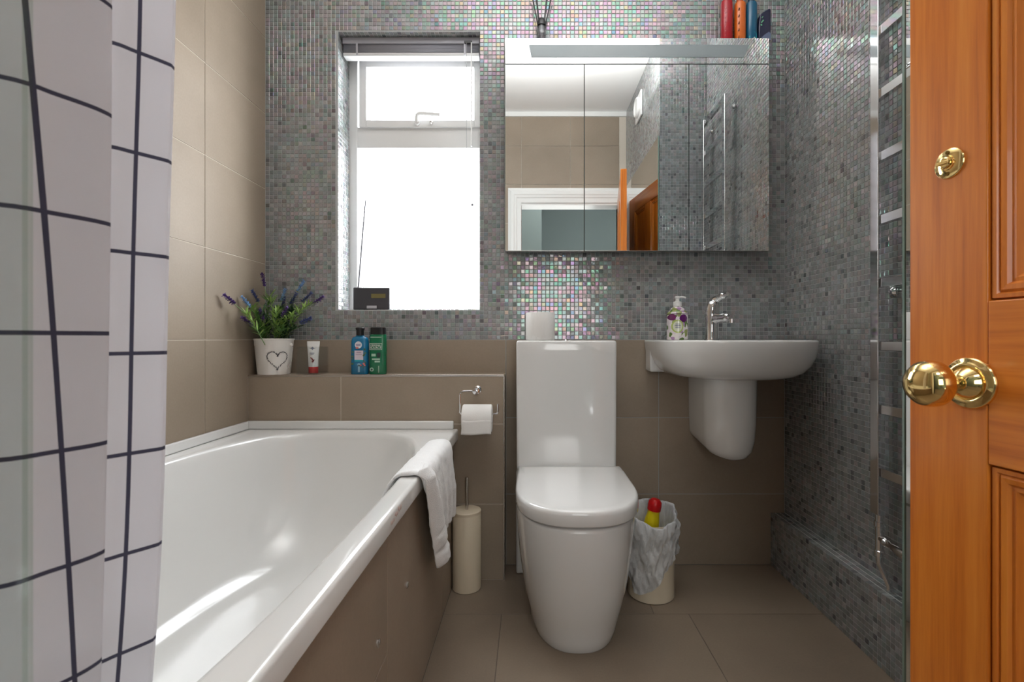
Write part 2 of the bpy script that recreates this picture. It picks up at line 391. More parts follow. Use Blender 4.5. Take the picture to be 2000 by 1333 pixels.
ro = MB().lathe([(.0335,0),(.0335,.003),(.0315,.0055),(.028,.0055),(.0265,.008),(.0235,.0085),(.0215,.0065),(.0205,.0085),(.015,.016),(.0115,.019),(.0105,.02)], (kx,0,kz), (0,1,0), 48).build('rosette', BRASS, door, angle=60)
kn = MB(); kn.lathe([(.0085,.017),(.0085,.028),(.0115,.030),(.0115,.033),(.009,.035),(.010,.039),(.018,.042),(.0255,.048),(.0296,.0555),(.030,.062),(.0285,.070),(.0235,.078),(.015,.0835),(.006,.0858),(.0001,.0862)], (kx,0,kz), (0,1,0), 56)
kn.build('door_knob', BRASS, door, angle=60)
ezx, ezz = DL-.0595, 1.133
es = MB().lathe([(.0205,0),(.0205,.0015),(.019,.003),(.010,.0042),(.0095,.006),(.0085,.0062)], (ezx,0,ezz), (0,1,0), 40).build('lock_escutcheon', BRASS, door, angle=50)
MB().lathe([(.008,.0),(.008,.009),(.006,.0105)], (ezx,0,ezz), (0,1,0), 24).box(ezx-.0085, ezx+.0085, .009, .013, ezz-.002, ezz+.002).build('thumb_turn', BRASS, es, bevel=.0006)
for s in (-1, 1): MB().lathe([(.0028,.003),(.0025,.0045)], (ezx,0,ezz+s*.0145), (0,1,0), 14).build('screw', mat('dark_brass', srgb(96,72,30), .3, 1), es)
for hz in (.25, 1.0, 1.75): MB().lathe([(.006,-.04),(.006,.04)], (-.004,-.019,hz), (0,0,1), 14).build('hinge', STEEL, door)

# architrave round the doorway
ar = bpy.data.objects.new('trim_2', None); C.objects.link(ar); struct(ar, 'white painted architrave around the doorway')
mb = MB(); rs = []
for t, d in ((0,0),(0,.010),(.10,.012),(.16,.016),(.24,.020),(.42,.020),(.50,.0155),(.62,.015),(.68,.010),(.97,.009),(1,.006),(1,0)):
    rs.append([(-.173+.103*t,-.02+d,0),(-.173+.103*t,-.02+d,2.07-.115*t),(PX-.004-.048*t,-.02+d,2.07-.115*t),(PX-.004-.048*t,-.02+d,0)])
mb.rings(rs, False, False, closed=False); mb.build('architrave', GLOSSW, ar, smooth=False)
mb = MB(); mb.box(-.085, -.07, -.15, -.021, 0, 1.955); mb.box(.69, .705, -.15, -.021, 0, 1.955); mb.box(-.07, .69, -.15, -.021, 1.94, 1.955)
mb.build('door_lining', GLOSSW, ar, smooth=False)

# landing beyond the doorway (seen only in the mirrors)
mb = MB(); mb.box(-1.0, .12, -1.6, -1.45, 0, 2.95); mb.box(-1.1, 1.5, -2.7, -2.55, 0, 2.95)
mb.box(-1.1, -1.0, -2.6, -.15, 0, 2.95); mb.box(1.4, 1.5, -2.6, -.15, 0, 2.95); mb.box(.02,.12,-2.6,-1.5,0,2.45)
wl = struct(mb.build('wall_landing', HALLW, smooth=False), 'sage grey landing walls beyond the doorway')
struct(MB().box(-1.1, 1.5, -2.7, -.15, 2.95, 3.05).build('ceiling_landing', CEIL, smooth=False))
# ------------------------------------------------------------ bathtub
def superell(cx, cy, a, b_, z, n=2.8, k=72):
    out = []
    for i in range(k):
        t = 2*math.pi*i/k + math.pi/4
        c, s = math.cos(t), math.sin(t)
        out.append((cx+a*math.copysign(abs(c)**(2/n), c), cy+b_*math.copysign(abs(s)**(2/n), s), z))
    return out
def rectring(x0, x1, y0, y1, z, k=72, r=.0):
    out = []; q = k//4     # start at +x+y corner, go ccw, matching the superellipse's start angle
    cs = [(x1,y1),(x0,y1),(x0,y0),(x1,y0)]
    for s in range(4):
        a, b_ = cs[s], cs[(s+1)%4]
        for i in range(q): t = i/q; out.append((a[0]+(b_[0]-a[0])*t, a[1]+(b_[1]-a[1])*t, z))
    return out
TX0, TX1, TY0, TY1, TZ = XL+.003, -.27, .005, 1.817, .565
bath = thing('bathtub', 'white acrylic bathtub with taupe tiled side panel along the left wall', 'bathtub', (-.66, .9, 0))
def child_fix(o, root):       # keep world coordinates for meshes built in world space
    o.matrix_parent_inverse = Matrix.LocRotScale(root.location, root.rotation_euler, None).inverted(); return o
m_ = MB(); rs = []
rs.append(rectring(TX0, TX1-.006, TY0, TY1, TZ-.042)); rs.append(rectring(TX0, TX1, TY0, TY1, TZ-.038))
rs.append(rectring(TX0, TX1, TY0, TY1, TZ-.007)); rs.append(rectring(TX0, TX1-.002, TY0, TY1, TZ-.002)); rs.append(rectring(TX0, TX1-.006, TY0, TY1, TZ)); rs.append(rectring(TX0, TX1-.011, TY0, TY1, TZ))
cx, cy, A, B = (-1.012-.316)/2, .918, .348, .856
rs.append(superell(cx, cy, A+.006, B+.006, TZ, 3.2))
for ins, dep in ((0,.002),(.005,.009),(.009,.025),(.022,.10),(.04,.2),(.062,.29),(.085,.345),(.115,.378),(.16,.395),(.24,.402),(.33,.406)):
    k = ins
    yf = 1 + 1.3*min(1, dep/.3)
    n = 3.2 - .5*min(1, dep/.3)
    rs.append(superell(cx, cy - k*.35, A-k, B-k*yf*.9, TZ-dep, n))
m_.rings(rs, False, True)
child_fix(m_.build('tub_shell', ACRY, bath, angle=50), bath)
child_fix(MB().box(XL+.002, -.286, 1.803, 1.8175, TZ+.0005, TZ+.031).build('upstand', ACRY, bath, bevel=.004), bath)
child_fix(MB().box(XL+.002, XL+.014, .01, 1.8025, TZ+.0005, TZ+.031).build('upstand', ACRY, bath, bevel=.004), bath)
pan = child_fix(MB().box(-.305, -.289, .01, 1.815, 0.001, TZ-.03).build('side_panel', GROUTD, bath, smooth=False), bath)
for (u0, u1, v0, v1) in ((.01,.37,.0,.274),(.01,.37,.274,.53),(.37,.97,0,.274),(.37,.97,.274,.53),(.97,1.57,0,.53),(.97+.6,1.815,0,.53)):
    tile(pan, TILE, (-.285, u0+G/2, v0+G/2+.001), ey, ez, (1,0,0), u1-u0-G, v1-v0-G)
for y, z in ((1.119,.335),(.908,.333)):
    MB().lathe([(.0075,0),(.0075,.0025),(.004,.004)], (-.285,y,z), (1,0,0), 20).build('screw_cap', CHROME, pan)
sm = MB()
for i in range(9):
    sm.lathe([(.0045+.0025*random.random(),0),(.002,.0012)], (TX1-.0002, .945+i*.0085+random.uniform(-.003,.003), .543+i*.0013+random.uniform(-.005,.005)), (1,0,0), 9)
o = child_fix(sm.build('sealant_smear', mat('pinkish_sealant', srgb(206,186,180), .6), bath), bath); o['kind'] = 'stuff'; o['label'] = 'chipped pinkish patch on the outer lip'
child_fix(MB().lathe([(.022,0),(.022,.004),(.019,.006),(.004,.003)], (-.66,.55,TZ-.4055), (0,0,1), 28).build('waste', CHROME, bath), bath)

# ------------------------------------------------------------ towel
def towel():
    rnd = random.Random(3); mb = MB(); nR, nT = 34, 40
    rows = []
    for i in range(nR+1):
        f = i/nR
        yt = 1.18 + .395*f; yb = 1.33 + .29*f; hb = .345 - .03*f
        ip = [(-.365+.01*f, .50), (-.345, .545), (-.325, .568), (-.30, .5735), (-.278, .5735), (-.262, .566), (-.2575, .545)]
        path = [(a, yt, b_) for a, b_ in ip]
        for t in range(1, 13):
            q = t/12; yy = yt+(yb-yt)*q; hh = .545+(hb-.545)*q
            path.append((-.2575+.006*math.sin(q*3.1)+.0035*math.sin(f*26+q*2)*min(1, q*2)*(.4+q), yy, hh))
        rows.append(spline(path, 2))
    a = mb; a.grid(rows)
    rows = []                                # near edge folded back as a long soft lobe
    for i in range(nT+1):
        q = i/nT; hh = .578-(.578-.272)*q
        y0_ = 1.165+.15*q**1.25 ; y1_ = 1.235+.28*q
        if q > .93: s = (q-.93)/.07; y0_ += .02*s*s; y1_ -= .012*s*s
        hemp = -.007 if (abs(q-.62) < .02 or abs(q-.82) < .02) else 0
        base = -.272 if q < .05 else -.2545
        ring = []
        for k in range(9):
            t = k/8; e_ = math.sin(t*math.pi)
            ring.append((base + .003 + (.016+hemp)*e_**.6, y0_+(y1_-y0_)*t, hh - .035*t*q*q + (.012 if q < .05 else 0)))
        for k in range(8, -1, -1):
            t = k/8
            ring.append((base, y0_+(y1_-y0_)*t, hh - .035*t*q*q))
        rows.append(ring)
    lob = MB(); lob.rings(rows, True, True)
    o = mb.build('hand_towel', TOWELM, None, subd=1, angle=180, solid=.009)
    o2 = lob.build('folded_edge', TOWELM, o, subd=1, angle=180)
    tex = bpy.data.textures.new('towel_soft', 'CLOUDS'); tex.noise_scale = .035
    for q in (o, o2):
        d = q.modifiers.new('soft', 'DISPLACE'); d.texture = tex; d.strength = .006; d.mid_level = .5; d.texture_coords = 'GLOBAL'
    tag(o, 'white hand towel draped over the rim of the bathtub', 'towel')
towel()

# ------------------------------------------------------------ toilet
def dring(cx, hw, y_back, y_front, z, k=40, strt=.42, n=2.3):
    """D outline: straight back, sides, rounded front (towards -y)"""
    L_ = y_back-y_front; ys = y_back - L_*strt; out = [(cx+hw, y_back, z), (cx+hw, (y_back+ys)/2, z)]
    for i in range(k+1):
        t = math.pi*i/k; c, s = math.cos(t), math.sin(t)
        out.append((cx+hw*math.copysign(abs(c)**(2/n), c), ys-(ys-y_front)*abs(s)**(2/n), z))
    out += [(cx-hw, (y_back+ys)/2, z), (cx-hw, y_back, z)]
    return out[::-1]
TC = .132
toi = thing('toilet', 'white close coupled toilet with closed lid beside the bath', 'toilet', (TC, 1.6, 0))
def tp(mb, name, mt, **k): return child_fix(mb.build(name, mt, toi, **k), toi)
m_ = MB(); rs = []
for hz, hw, yf in ((0,.135,1.392),(.006,.138,1.388),(.03,.143,1.381),(.06,.149,1.373),(.10,.158,1.357),(.15,.166,1.340),(.20,.1725,1.326),(.25,.178,1.314),(.30,.1815,1.305),(.35,.184,1.299),(.378,.1845,1.297),(.386,.183,1.299),(.39,.179,1.304)):
    rs.append(dring(TC+.008, hw, 1.90, yf, hz, 40, .5, 2.4))
m_.rings(rs); tp(m_, 'pan', PORC, angle=50)
m_ = MB().box(TC-.187, TC+.187, 1.862, 1.9385, 0, .392); tp(m_, 'back_skirt', PORC, bevel=.008, seg=3)
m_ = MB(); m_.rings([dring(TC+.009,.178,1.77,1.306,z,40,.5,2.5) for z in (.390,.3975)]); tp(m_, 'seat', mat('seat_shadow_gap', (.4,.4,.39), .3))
m_ = MB(); rs = []
for z, d_ in ((.3985,.004),(.4005,.0012),(.403,0),(.430,0),(.437,.0015),(.441,.005),(.4425,.010),(.4428,.03)):
    rs.append(dring(TC+.009, .188-d_, 1.760-d_, 1.289+d_, z, 40, .45, 2.5))
m_.rings(rs); tp(m_, 'lid', PORC, angle=60)
m_ = MB(); rs = []
for z, d_, in ((.394,.006),(.41,.002),(.44,0),(.6,-.001),(.86,-.0015),(.888,-.0015),(.894,.0015),(.8955,.006)):
    x0, x1, ya, yb = TC-.182+d_, TC+.180-d_, 1.762+d_*.6, 1.937
    r = .012; pts = []
    for (px, py, a0) in ((x1-r, yb-r, 0), (x0+r, yb-r, 90), (x0+r, ya+r, 180), (x1-r, ya+r, 270)):
        for j in range(5): t = R(a0+j*22.5); pts.append((px+r*math.cos(t), py+r*math.sin(t), z))
    rs.append(pts)
m_.rings(rs); tp(m_, 'cistern', PORC, angle=50)
m_ = MB().lathe([(.022,0),(.022,.0035),(.018,.005),(0.001,.005)], (TC, 1.84, .8955), (0,0,1), 28); tp(m_, 'flush_button', CHROME)

# toilet roll standing on the cistern
def roll(name, label, c, axis, r, ln, ri=.02):
    mb = MB(); mb.lathe([(ri,0),(r-.003,0),(r,.003),(r,ln-.003),(r-.003,ln),(ri,ln),(ri,0)], c, axis, 40, cap=False)
    return tag(mb.build(name, PAPER, None, angle=50), label, 'toilet roll')
roll('toilet_roll', 'spare white toilet roll standing on the toilet cistern', (.0375, 1.842, .8957), (0,0,1), .055, .105)

# toilet roll holder + roll on the ledge front
hd = thing('roll_holder', 'chrome toilet roll holder fixed to the tiled ledge', 'holder', (-.19, BY, .72))
yh = BY-.055
m_ = MB().lathe([(.0145,0),(.0145,.006),(.009,.010),(.008,.04),(.013,.048),(.0145,.055),(.0125,.0635),(.006,.0665)], (-.197,BY,.712), (0,-1,0), 28); child_fix(m_.build('wall_boss', CHROME, hd), hd)
m_ = MB().tube(spline([(-.197,yh,.712),(-.225,yh,.712),(-.246,yh,.711),(-.2545,yh,.703),(-.2555,yh,.690),(-.2555,yh,.645),(-.2555,yh,.635),(-.247,yh,.628),(-.235,yh,.628),(-.16,yh,.628),(-.13,yh,.628),(-.1205,yh,.632),(-.118,yh,.642),(-.1175,yh,.665)], 5), .0034, 10); child_fix(m_.build('wire_arm', CHROME, hd), hd)
ry = yh; r_ = .050
rl = roll('toilet_roll', 'white toilet roll hanging on the chrome holder above the bath end', (-.245, ry, .628-.0142), (1,0,0), r_, .106)
m_ = MB(); rows = []
for i in range(9):
    t = i/8
    rows.append([(-.2455+.107*j/6 + (.006*(1-t) if j == 0 else 0), ry-r_-.0015-.001*math.sin(t*5+j), .6138-.050*t - .002*math.sin(j*.9)) for j in range(7)])
m_.grid(rows); m_.build('loose_sheet', PAPER, rl, solid=.0012)

# ------------------------------------------------------------ wash basin
bs = thing('wash_basin', 'white wall hung wash basin with semi pedestal under the mirror cabinet', 'sink', (.70, D, .9))
def bp(mb, name, mt, par=None, **k):
    o = mb.build(name, mt, par or bs, **k)
    if par is None: child_fix(o, bs)
    return o
BC = .722; m_ = MB(); rs = []
def bring(hw, yf, z, yb=1.937): return dring(BC, hw*1.07, yb, yf, z, 44, .40, 2.7)
for z, hw, yf in ((.7605,.10,1.68),(.761,.135,1.635),(.765,.165,1.60),(.773,.192,1.575),(.787,.214,1.552),(.81,.232,1.535),(.84,.244,1.525),(.87,.2485,1.520),(.889,.2505,1.518),(.894,.2500,1.5185),(.8965,.2475,1.521)):
    rs.append(bring(hw, yf, z))
for z, hw, yf, yb in ((.8965,.228,1.541,1.80),(.893,.224,1.546,1.795),(.87,.212,1.56,1.785),(.83,.185,1.60,1.765),(.80,.14,1.64,1.74),(.795,.05,1.69,1.72)):
    rs.append(bring(hw, yf, z, yb))
m_.rings(rs); bp(m_, 'bowl', PORC, angle=60)
m_ = MB(); rs = []
m_.box(BC-.264, BC+.264, 1.858, 1.9375, .775, .8955); bp(m_, 'back_block', PORC, bevel=.006, seg=3)
m_ = MB(); rs = []
for z, hw, yf in ((.768,.093,1.668),(.70,.092,1.67),(.60,.091,1.674),(.54,.088,1.68),(.50,.082,1.688),(.480,.072,1.70),(.468,.054,1.718),(.462,.03,1.745)):
    t = max(0, (.54-z)/.08); rs.append([(x, y, zz + .045*t*max(0, (y-1.7)/.23)) for x, y, zz in dring(BC, hw, 1.937, yf, z, 28, .6, 2.1)])
m_.rings(rs); bp(m_, 'semi_pedestal', PORC, angle=60)
bp(MB().lathe([(.02,0),(.02,.003),(.012,.004)], (BC, 1.706, .7955), (0,0,1), 24), 'plug_waste', CHROME)

# tap
tpp = thing('basin_tap', 'chrome mixer tap on the back of the wash basin', 'tap', (.684, 1.838, .8965))
MB().lathe([(.027,0),(.0265,.004),(.0245,.008),(.0235,.05),(.0245,.075),(.0265,.09),(.026,.10)], (0,0,0), (0,0,1), 32).build('body', CHROME, tpp)
sp = MB(); sp.tube(spline([(.0,.0,.078),(.012,-.03,.083),(.026,-.075,.083),(.034,-.105,.079)], 5), [.0185]*6+[.0165]*6+[.0135]*4, 18)
sp.lathe([(.010,0),(.010,.014)], (.034,-.103,.062), (0,0,1), 18); sp.build('spout', CHROME, tpp)
hb = MB(); hb.lathe([(.0262,0),(.027,.012),(.026,.028),(.021,.043),(.012,.051),(.0005,.053)], (0,0,.1005), (.08,-.1,1), 28)
hb.tube(spline([(.0,.01,.140),(.014,-.01,.153),(.030,-.04,.166),(.038,-.06,.170)], 5), [.016]*6+[.013]*5+[.009]*5, 14)
hb.build('lever', CHROME, tpp)

# soap dispenser
def soap_mat():
    m = mat('floral_ceramic_print', rough=.2, coat=.5); nt, N, L, b = nodes(m)
    tc = nt.nodes.new('ShaderNodeTexCoord'); sp_ = nt.nodes.new('ShaderNodeSeparateXYZ'); L.new(tc.outputs['Object'], sp_.inputs[0])
    vo = nt.nodes.new('ShaderNodeTexVoronoi'); vo.inputs['Scale'].default_value = 75; L.new(tc.outputs['Object'], vo.inputs['Vector'])
    sc = nt.nodes.new('ShaderNodeSeparateColor'); L.new(vo.outputs['Color'], sc.inputs[0])
    base = ramp(nt, sc.outputs[0], [(0, srgb(225,215,220)), (.34, srgb(96,124,60)), (.52, srgb(232,226,224)), (.70, srgb(150,160,96)), (.8, srgb(236,230,228)), (.93, srgb(176,140,180))], 'CONSTANT')
    def blob(xx, zz, rr, rz, cin, colin):
        dx = mth(nt, 'DIVIDE', mth(nt, 'SUBTRACT', sp_.outputs[0], xx), rr); dz = mth(nt, 'DIVIDE', mth(nt, 'SUBTRACT', sp_.outputs[2], zz), rz)
        d = mth(nt, 'LESS_THAN', mth(nt, 'ADD', mth(nt, 'MULTIPLY', dx, dx), mth(nt, 'MULTIPLY', dz, dz)), 1)
        d = mth(nt, 'MULTIPLY', d, mth(nt, 'LESS_THAN', sp_.outputs[1], 0))
        mx = nt.nodes.new('ShaderNodeMix'); mx.data_type = 'RGBA'; L.new(d, mx.inputs[0]); L.new(colin, mx.inputs[6]); mx.inputs[7].default_value = (*cin, 1); return mx.outputs[2]
    c = blob(-.028, .086, .012, .012, srgb(110,40,96), base); c = blob(.012, .082, .016, .014, srgb(96,28,104), c)
    c = blob(-.010, .052, .021, .025, srgb(176,190,110), c); c = blob(-.010, .052, .016, .020, srgb(216,220,200), c)
    c = blob(-.010, .054, .011, .0022, srgb(96,96,130), c); c = blob(-.010, .060, .009, .0018, srgb(110,110,140), c); c = blob(-.010, .047, .010, .0018, srgb(110,110,140), c)
    L.new(c, b.inputs['Base Color']); return m
sd = thing('soap_dispenser', 'floral patterned soap dispenser with white pump on the wash basin', 'soap dispenser', (.560, 1.853, .8965))
MB().lathe([(.036,0),(.039,.002),(.0395,.006),(.0395,.098),(.038,.104),(.032,.110),(.028,.113),(.026,.120),(.016,.126),(.0155,.128)], (0,0,0), (0,0,1), 36).build('bottle', soap_mat(), sd)
pu = MB(); pu.lathe([(.0155,.1285),(.0155,.145),(.012,.147),(.0075,.148),(.007,.158),(.010,.160),(.0105,.166),(.006,.168)], (0,0,0), (0,0,1), 24)
pu.tube(spline([(.0,0,.1635),(.018,-.004,.164),(.03,-.007,.160)], 4), .0038, 10); pu.build('pump', WHITEP, sd)
sep(MB().lathe([(.0398,.0975),(.0402,.0985),(.0398,.0995)], (0,0,0), (0,0,1), 36).build('band', mat('purple_band', srgb(70,30,60), .4), sd), label='thin dark purple band')

# ------------------------------------------------------------ mirror cabinet
CX0, CX1, CY, CZ0, CZ1 = -.097, .921, 1.879, 1.243, 2.064
cab = thing('mirror_cabinet', 'wide three door mirrored bathroom cabinet above the wash basin', 'cabinet', (.412, D, CZ0))
def cp(mb, name, mt, **k): return child_fix(mb.build(name, mt, cab, **k), cab)
cp(MB().box(CX0+.002, CX1-.002, CY+.006, D-.003, CZ0+.004, CZ1-.004), 'body', mat('dark_carcass', (.10,.115,.11), .5), bevel=.001)
cp(MB().box(CX0, CX1, CY+.004, D-.003, CZ1-.004, CZ1), 'top_plate', CLEAR)
HZ = 1.9635
hdm = cp(MB().box(CX0, CX1, CY, CY+.005, HZ+.002, CZ1), 'header_mirror', MIRROR)
LIGHTP = mat('frosted_diffuser', (.30,.345,.36), .25, coat=.3)
m_ = MB(); zA, zB = 1.990, 2.037
m_.add([(-.006,CY-.0012,zB),(.845,CY-.0012,zB),(.825,CY-.0012,zA),(.004,CY-.0012,zA)], [(0,3,2,1)])
m_.build('light_strip', LIGHTP, hdm, solid=.0016, smooth=False)
for i, (a, b_) in enumerate(((CX0, .208), (.208, .612), (.612, CX1))):
    d_ = cp(MB().box(a+(.0018 if i else 0), b_-(.0018 if i < 2 else 0), CY, CY+.005, CZ0, HZ-.002), 'door', MIRROR)
    MB().box(a+.002, b_-.002, CY+.0008, CY+.006, CZ0-.0025, CZ0-.0003).build('edge_strip', STEEL, d_)
cp(MB().box(CX0-.0015, CX0, CY, CY+.006, CZ0, CZ1), 'edge_strip', GREENE); cp(MB().box(CX1, CX1+.0015, CY, CY+.006, CZ0, CZ1), 'edge_strip', GREENE)

# wall mirror on the pier
wm = MB().box(PX-.006, PX-.0015, .0, PY-.009, .02, 2.07).build('wall_mirror', MIRROR)
tag(wm, 'tall frameless mirror on the right wall, hidden behind the open door', 'mirror')
MB().box(PX-.008, PX-.0015, PY-.0085, PY-.002, .02, 2.07).build('glass_edge', GREENE, wm, bevel=.001)

# ------------------------------------------------------------ towel rail
tr = thing('towel_rail', 'tall chrome ladder towel rail on the right mosaic wall', 'towel rail', (.96, 1.22, .41))
RX, Z0, Z1, YA, YB = .970, .415, 2.11, 1.351, 1.06
def rp(mb, name, mt, **k): return child_fix(mb.build(name, mt, tr, **k), tr)
for y in (YA, YB): rp(MB().box(RX-.016, RX+.016, y-.016, y+.016, Z0, Z1), 'post', CHROME, bevel=.0018)
zz = .535
k = 0
while zz < Z1:
    rp(MB().box(RX-.011, RX+.006, YB+.014, YA-.014, zz-.013, zz+.013), 'rung', CHROME, bevel=.0015); zz += .1735
for y in (YA, YB):
    for z in (1.03, 2.05): rp(MB().lathe([(.009,0),(.009,.03),(.015,.036),(.015,.044)], (RX-.002, y, z), (1,0,0), 20), 'bracket', CHROME)
for y in (YA, YB):
    rp(MB().lathe([(.011,0),(.011,-.02),(.014,-.022),(.014,-.034),(.011,-.036),(.011,-.10),(.013,-.102),(.013,-.116)], (RX,y,Z0), (0,0,1), 20), 'tail', CHROME)
    rp(MB().tube(spline([(RX,y,Z0-.10),(RX,y,Z0-.135),(RX+.006,y-.012,Z0-.165),(RX+.012,y-.02,Z0-.19),(RX+.012,y-.02,KZ+.002)], 5), .0085, 12), 'pipe', CHROME)
rp(MB().lathe([(.010,0),(.012,.012),(.014,.016),(.014,.022),(.0115,.026),(.0125,.05),(.015,.054),(.016,.085),(.0165,.10),(.013,.105)], (RX, YA-.008, Z0-.066), (-.05,-1,-.05), 22), 'valve', CHROME)

# ------------------------------------------------------------ blind
bl = thing('venetian_blind', 'raised silver grey venetian blind in the top of the window recess', 'blind', (-.485, 1.99, 2.12))
def bb(mb, name, mt, **k): return child_fix(mb.build(name, mt, bl, **k), bl)
SILV = mat('silver_grey_slat', srgb(190,190,198), .35, .25); SILD = mat('grey_headrail', srgb(176,176,184), .4, .2)
bx0, bx1 = WX0+.004, WX1-.004
bb(MB().box(bx0, bx1, 1.972, 2.018, 2.100, 2.1255), 'head_rail', SILD, bevel=.002)
for i in range(15):
    z = 2.0955-i*.0019; rs = []
    jy = random.uniform(-.0012, .0012)
    o = MB().grid([[(bx0+.003, 1.977+jy+.035*t/4, z+.0015*math.sin(math.pi*t/4)) for t in range(5)], [(bx1-.003, 1.977+jy+.035*t/4, z+.0015*math.sin(math.pi*t/4)) for t in range(5)]])
    bb(o, 'slat', SILV, solid=.0006)
bb(MB().box(bx0+.002, bx1-.002, 1.974, 2.014, 2.051, 2.0645), 'bottom_rail', mat('pale_bottom_rail', (.7,.7,.7), .35), bevel=.003, seg=3)
for x in (bx0+.06, bx1-.06): bb(MB().box(x-.004, x+.004, 1.9705, 1.972, 2.053, 2.1), 'ladder_tape', SILD)
bb(MB().box(-.268, -.236, 1.966, 1.9715, 2.098, 2.108), 'cord_lock', BLACKP, bevel=.001)
bb(MB().tube([(-.258,1.967,2.10),(-.2585,1.967,1.90),(-.258,1.967,1.66)], .0009, 6), 'pull_cord', mat('cord_grey', (.45,.45,.46), .8))
bb(MB().tube([(-.2385,1.967,2.10),(-.2385,1.966,1.90),(-.238,1.966,1.68)], .0027, 8), 'tilt_wand', WHITEP)

# ------------------------------------------------------------ radio on the sill
rd = thing('radio', 'small black radio with raised aerial on the window sill', 'radio', (-.647, 1.995, WZ0+.001))
MB().box(-.074, .074, -.018, .022, 0, .092).build('case', mat('charcoal_plastic', (.06,.06,.07), .4), rd, bevel=.004, seg=3)
sep(MB().box(.0, .058, -.0192, -.0182, .048, .066).build('display', mat('olive_lcd', srgb(120,112,70), .3), rd), label='olive display window')
sep(MB().box(-.018, .022, -.0192, -.0182, .006, .017).build('badge', mat('pale_badge', srgb(190,190,196), .4), rd), label='pale plate near the bottom edge')
MB().tube([(-.062,.01,.090),(-.0515,.01,.22),(-.0405,.01,.36),(-.032,.01,.455),(-.0,.01,.54)][:4], [.0046,.0042,.0038,.003], 8).build('aerial', mat('aerial_steel', (.25,.25,.27), .3, 1), rd)

# ------------------------------------------------------------ shower curtain
def curtain():
    # plan path nodes: (x, y, u, fold) ; fold 0 = near fold, 1 = far fold
    P = [(-.70,.350,-3.4,0),(-.60,.340,-2.4,0),(-.515,.362,-1.45,0),(-.431,.394,-.55,0),(-.412,.424,-.22,0),(-.400,.455,.12,0),(-.409,.470,.32,0),(-.47,.468,.95,.5),(-.488,.470,1.15,.5),
         (-.470,.470,1.35,1),(-.4175,.478,1.72,1),(-.401,.496,1.985,1),(-.386,.517,2.26,1),(-.385,.523,2.32,1),(-.390,.530,2.42,1),(-.42,.538,2.72,1),(-.452,.541,3.03,1)]
    q = spline([(a, b_, c) for a, b_, c, d in P], 5); fl = []
    for i in range(len(P)-1):
        for j in range(5): fl.append(P[i][3]+(P[i+1][3]-P[i][3])*j/5)
    fl.append(P[-1][3]); nH = 60; rows = []; uv = []
    for r in range(nH+1):
        hh = .44+(2.27-.44)*r/nH; s = max(0, 1.27-hh); row = []; ur = []
        for p, f in zip(q, fl):
            dx = -(.022+.023*f)*s*s + .0022*math.sin(hh*9+f*2)*f
            row.append((p.x+dx, p.y, hh))
            uu = p.z
            if f < .9: uu += (1-f)*((hh-1.12)*.63+.36)
            v = (hh-.907)/.104*(1-f)+(hh-.887)/.1025*f
            ur.append((uu, v))
        rows.append(row); uv.append(ur)
    mb = MB(); mb.grid(rows)
    root = thing('shower_curtain', 'white shower curtain with dark grid lines hanging in folds over the bath', 'curtain', (-.45, .45, .44))
    o = mb.build('cloth', CURT, root, angle=180); child_fix(o, root)
    me = o.data; lay = me.uv_layers.new(name='UVMap'); flat = [x for row in uv for x in row]
    for lp in me.loops: lay.data[lp.index].uv = flat[lp.vertex_index]
    for a, b_ in ((-.60,.35),(-.43,.40),(-.45,.468),(-.40,.50),(-.47,.56),(-.49,.60)):
        pass
    ring = []
    for y in (.34,.40,.455,.50,.55,.60):
        m2 = MB(); m2.tube([(-.46+.018*math.cos(t*math.pi/8), y, 2.285+.026*math.sin(t*math.pi/8)) for t in range(17)], .0018, 6)
        child_fix(m2.build('ring', CHROME, root), root)
    rod = MB().tube([(-.46,-.018,2.3),(-.46,1.938,2.3)], .0105, 14)
    rod.lathe([(.025,0),(.025,.006),(.012,.02)], (-.46,-.0195,2.3), (0,1,0), 20); rod.lathe([(.025,0),(.025,.006),(.012,.02)], (-.46,1.9395,2.3), (0,-1,0), 20)
    tag(rod.build('curtain_rod', CHROME), 'chrome shower curtain rod running above the bath', 'rod')
curtain()

# glass shower screen
sc_ = thing('shower_screen', 'clear green edged glass shower screen at the near end of the bath', 'shower screen', (-.298, .16, TZ))
o = MB().box(-.2995, -.2960, .03, .2865, TZ+.002, 2.0).build('glass_pane', SCREENG, sc_); child_fix(o, sc_)
o = MB().box(-.2995, -.2960, .2866, .2895, TZ+.002, 2.0).build('glass_edge', SEDGE, sc_); child_fix(o, sc_)
o = MB().box(-.306, -.290, .006, .03, TZ+.001, 2.0).build('wall_profile', CHROME, sc_, bevel=.001); child_fix(o, sc_)

# ------------------------------------------------------------ things on the ledge
zl = BZ+.0008
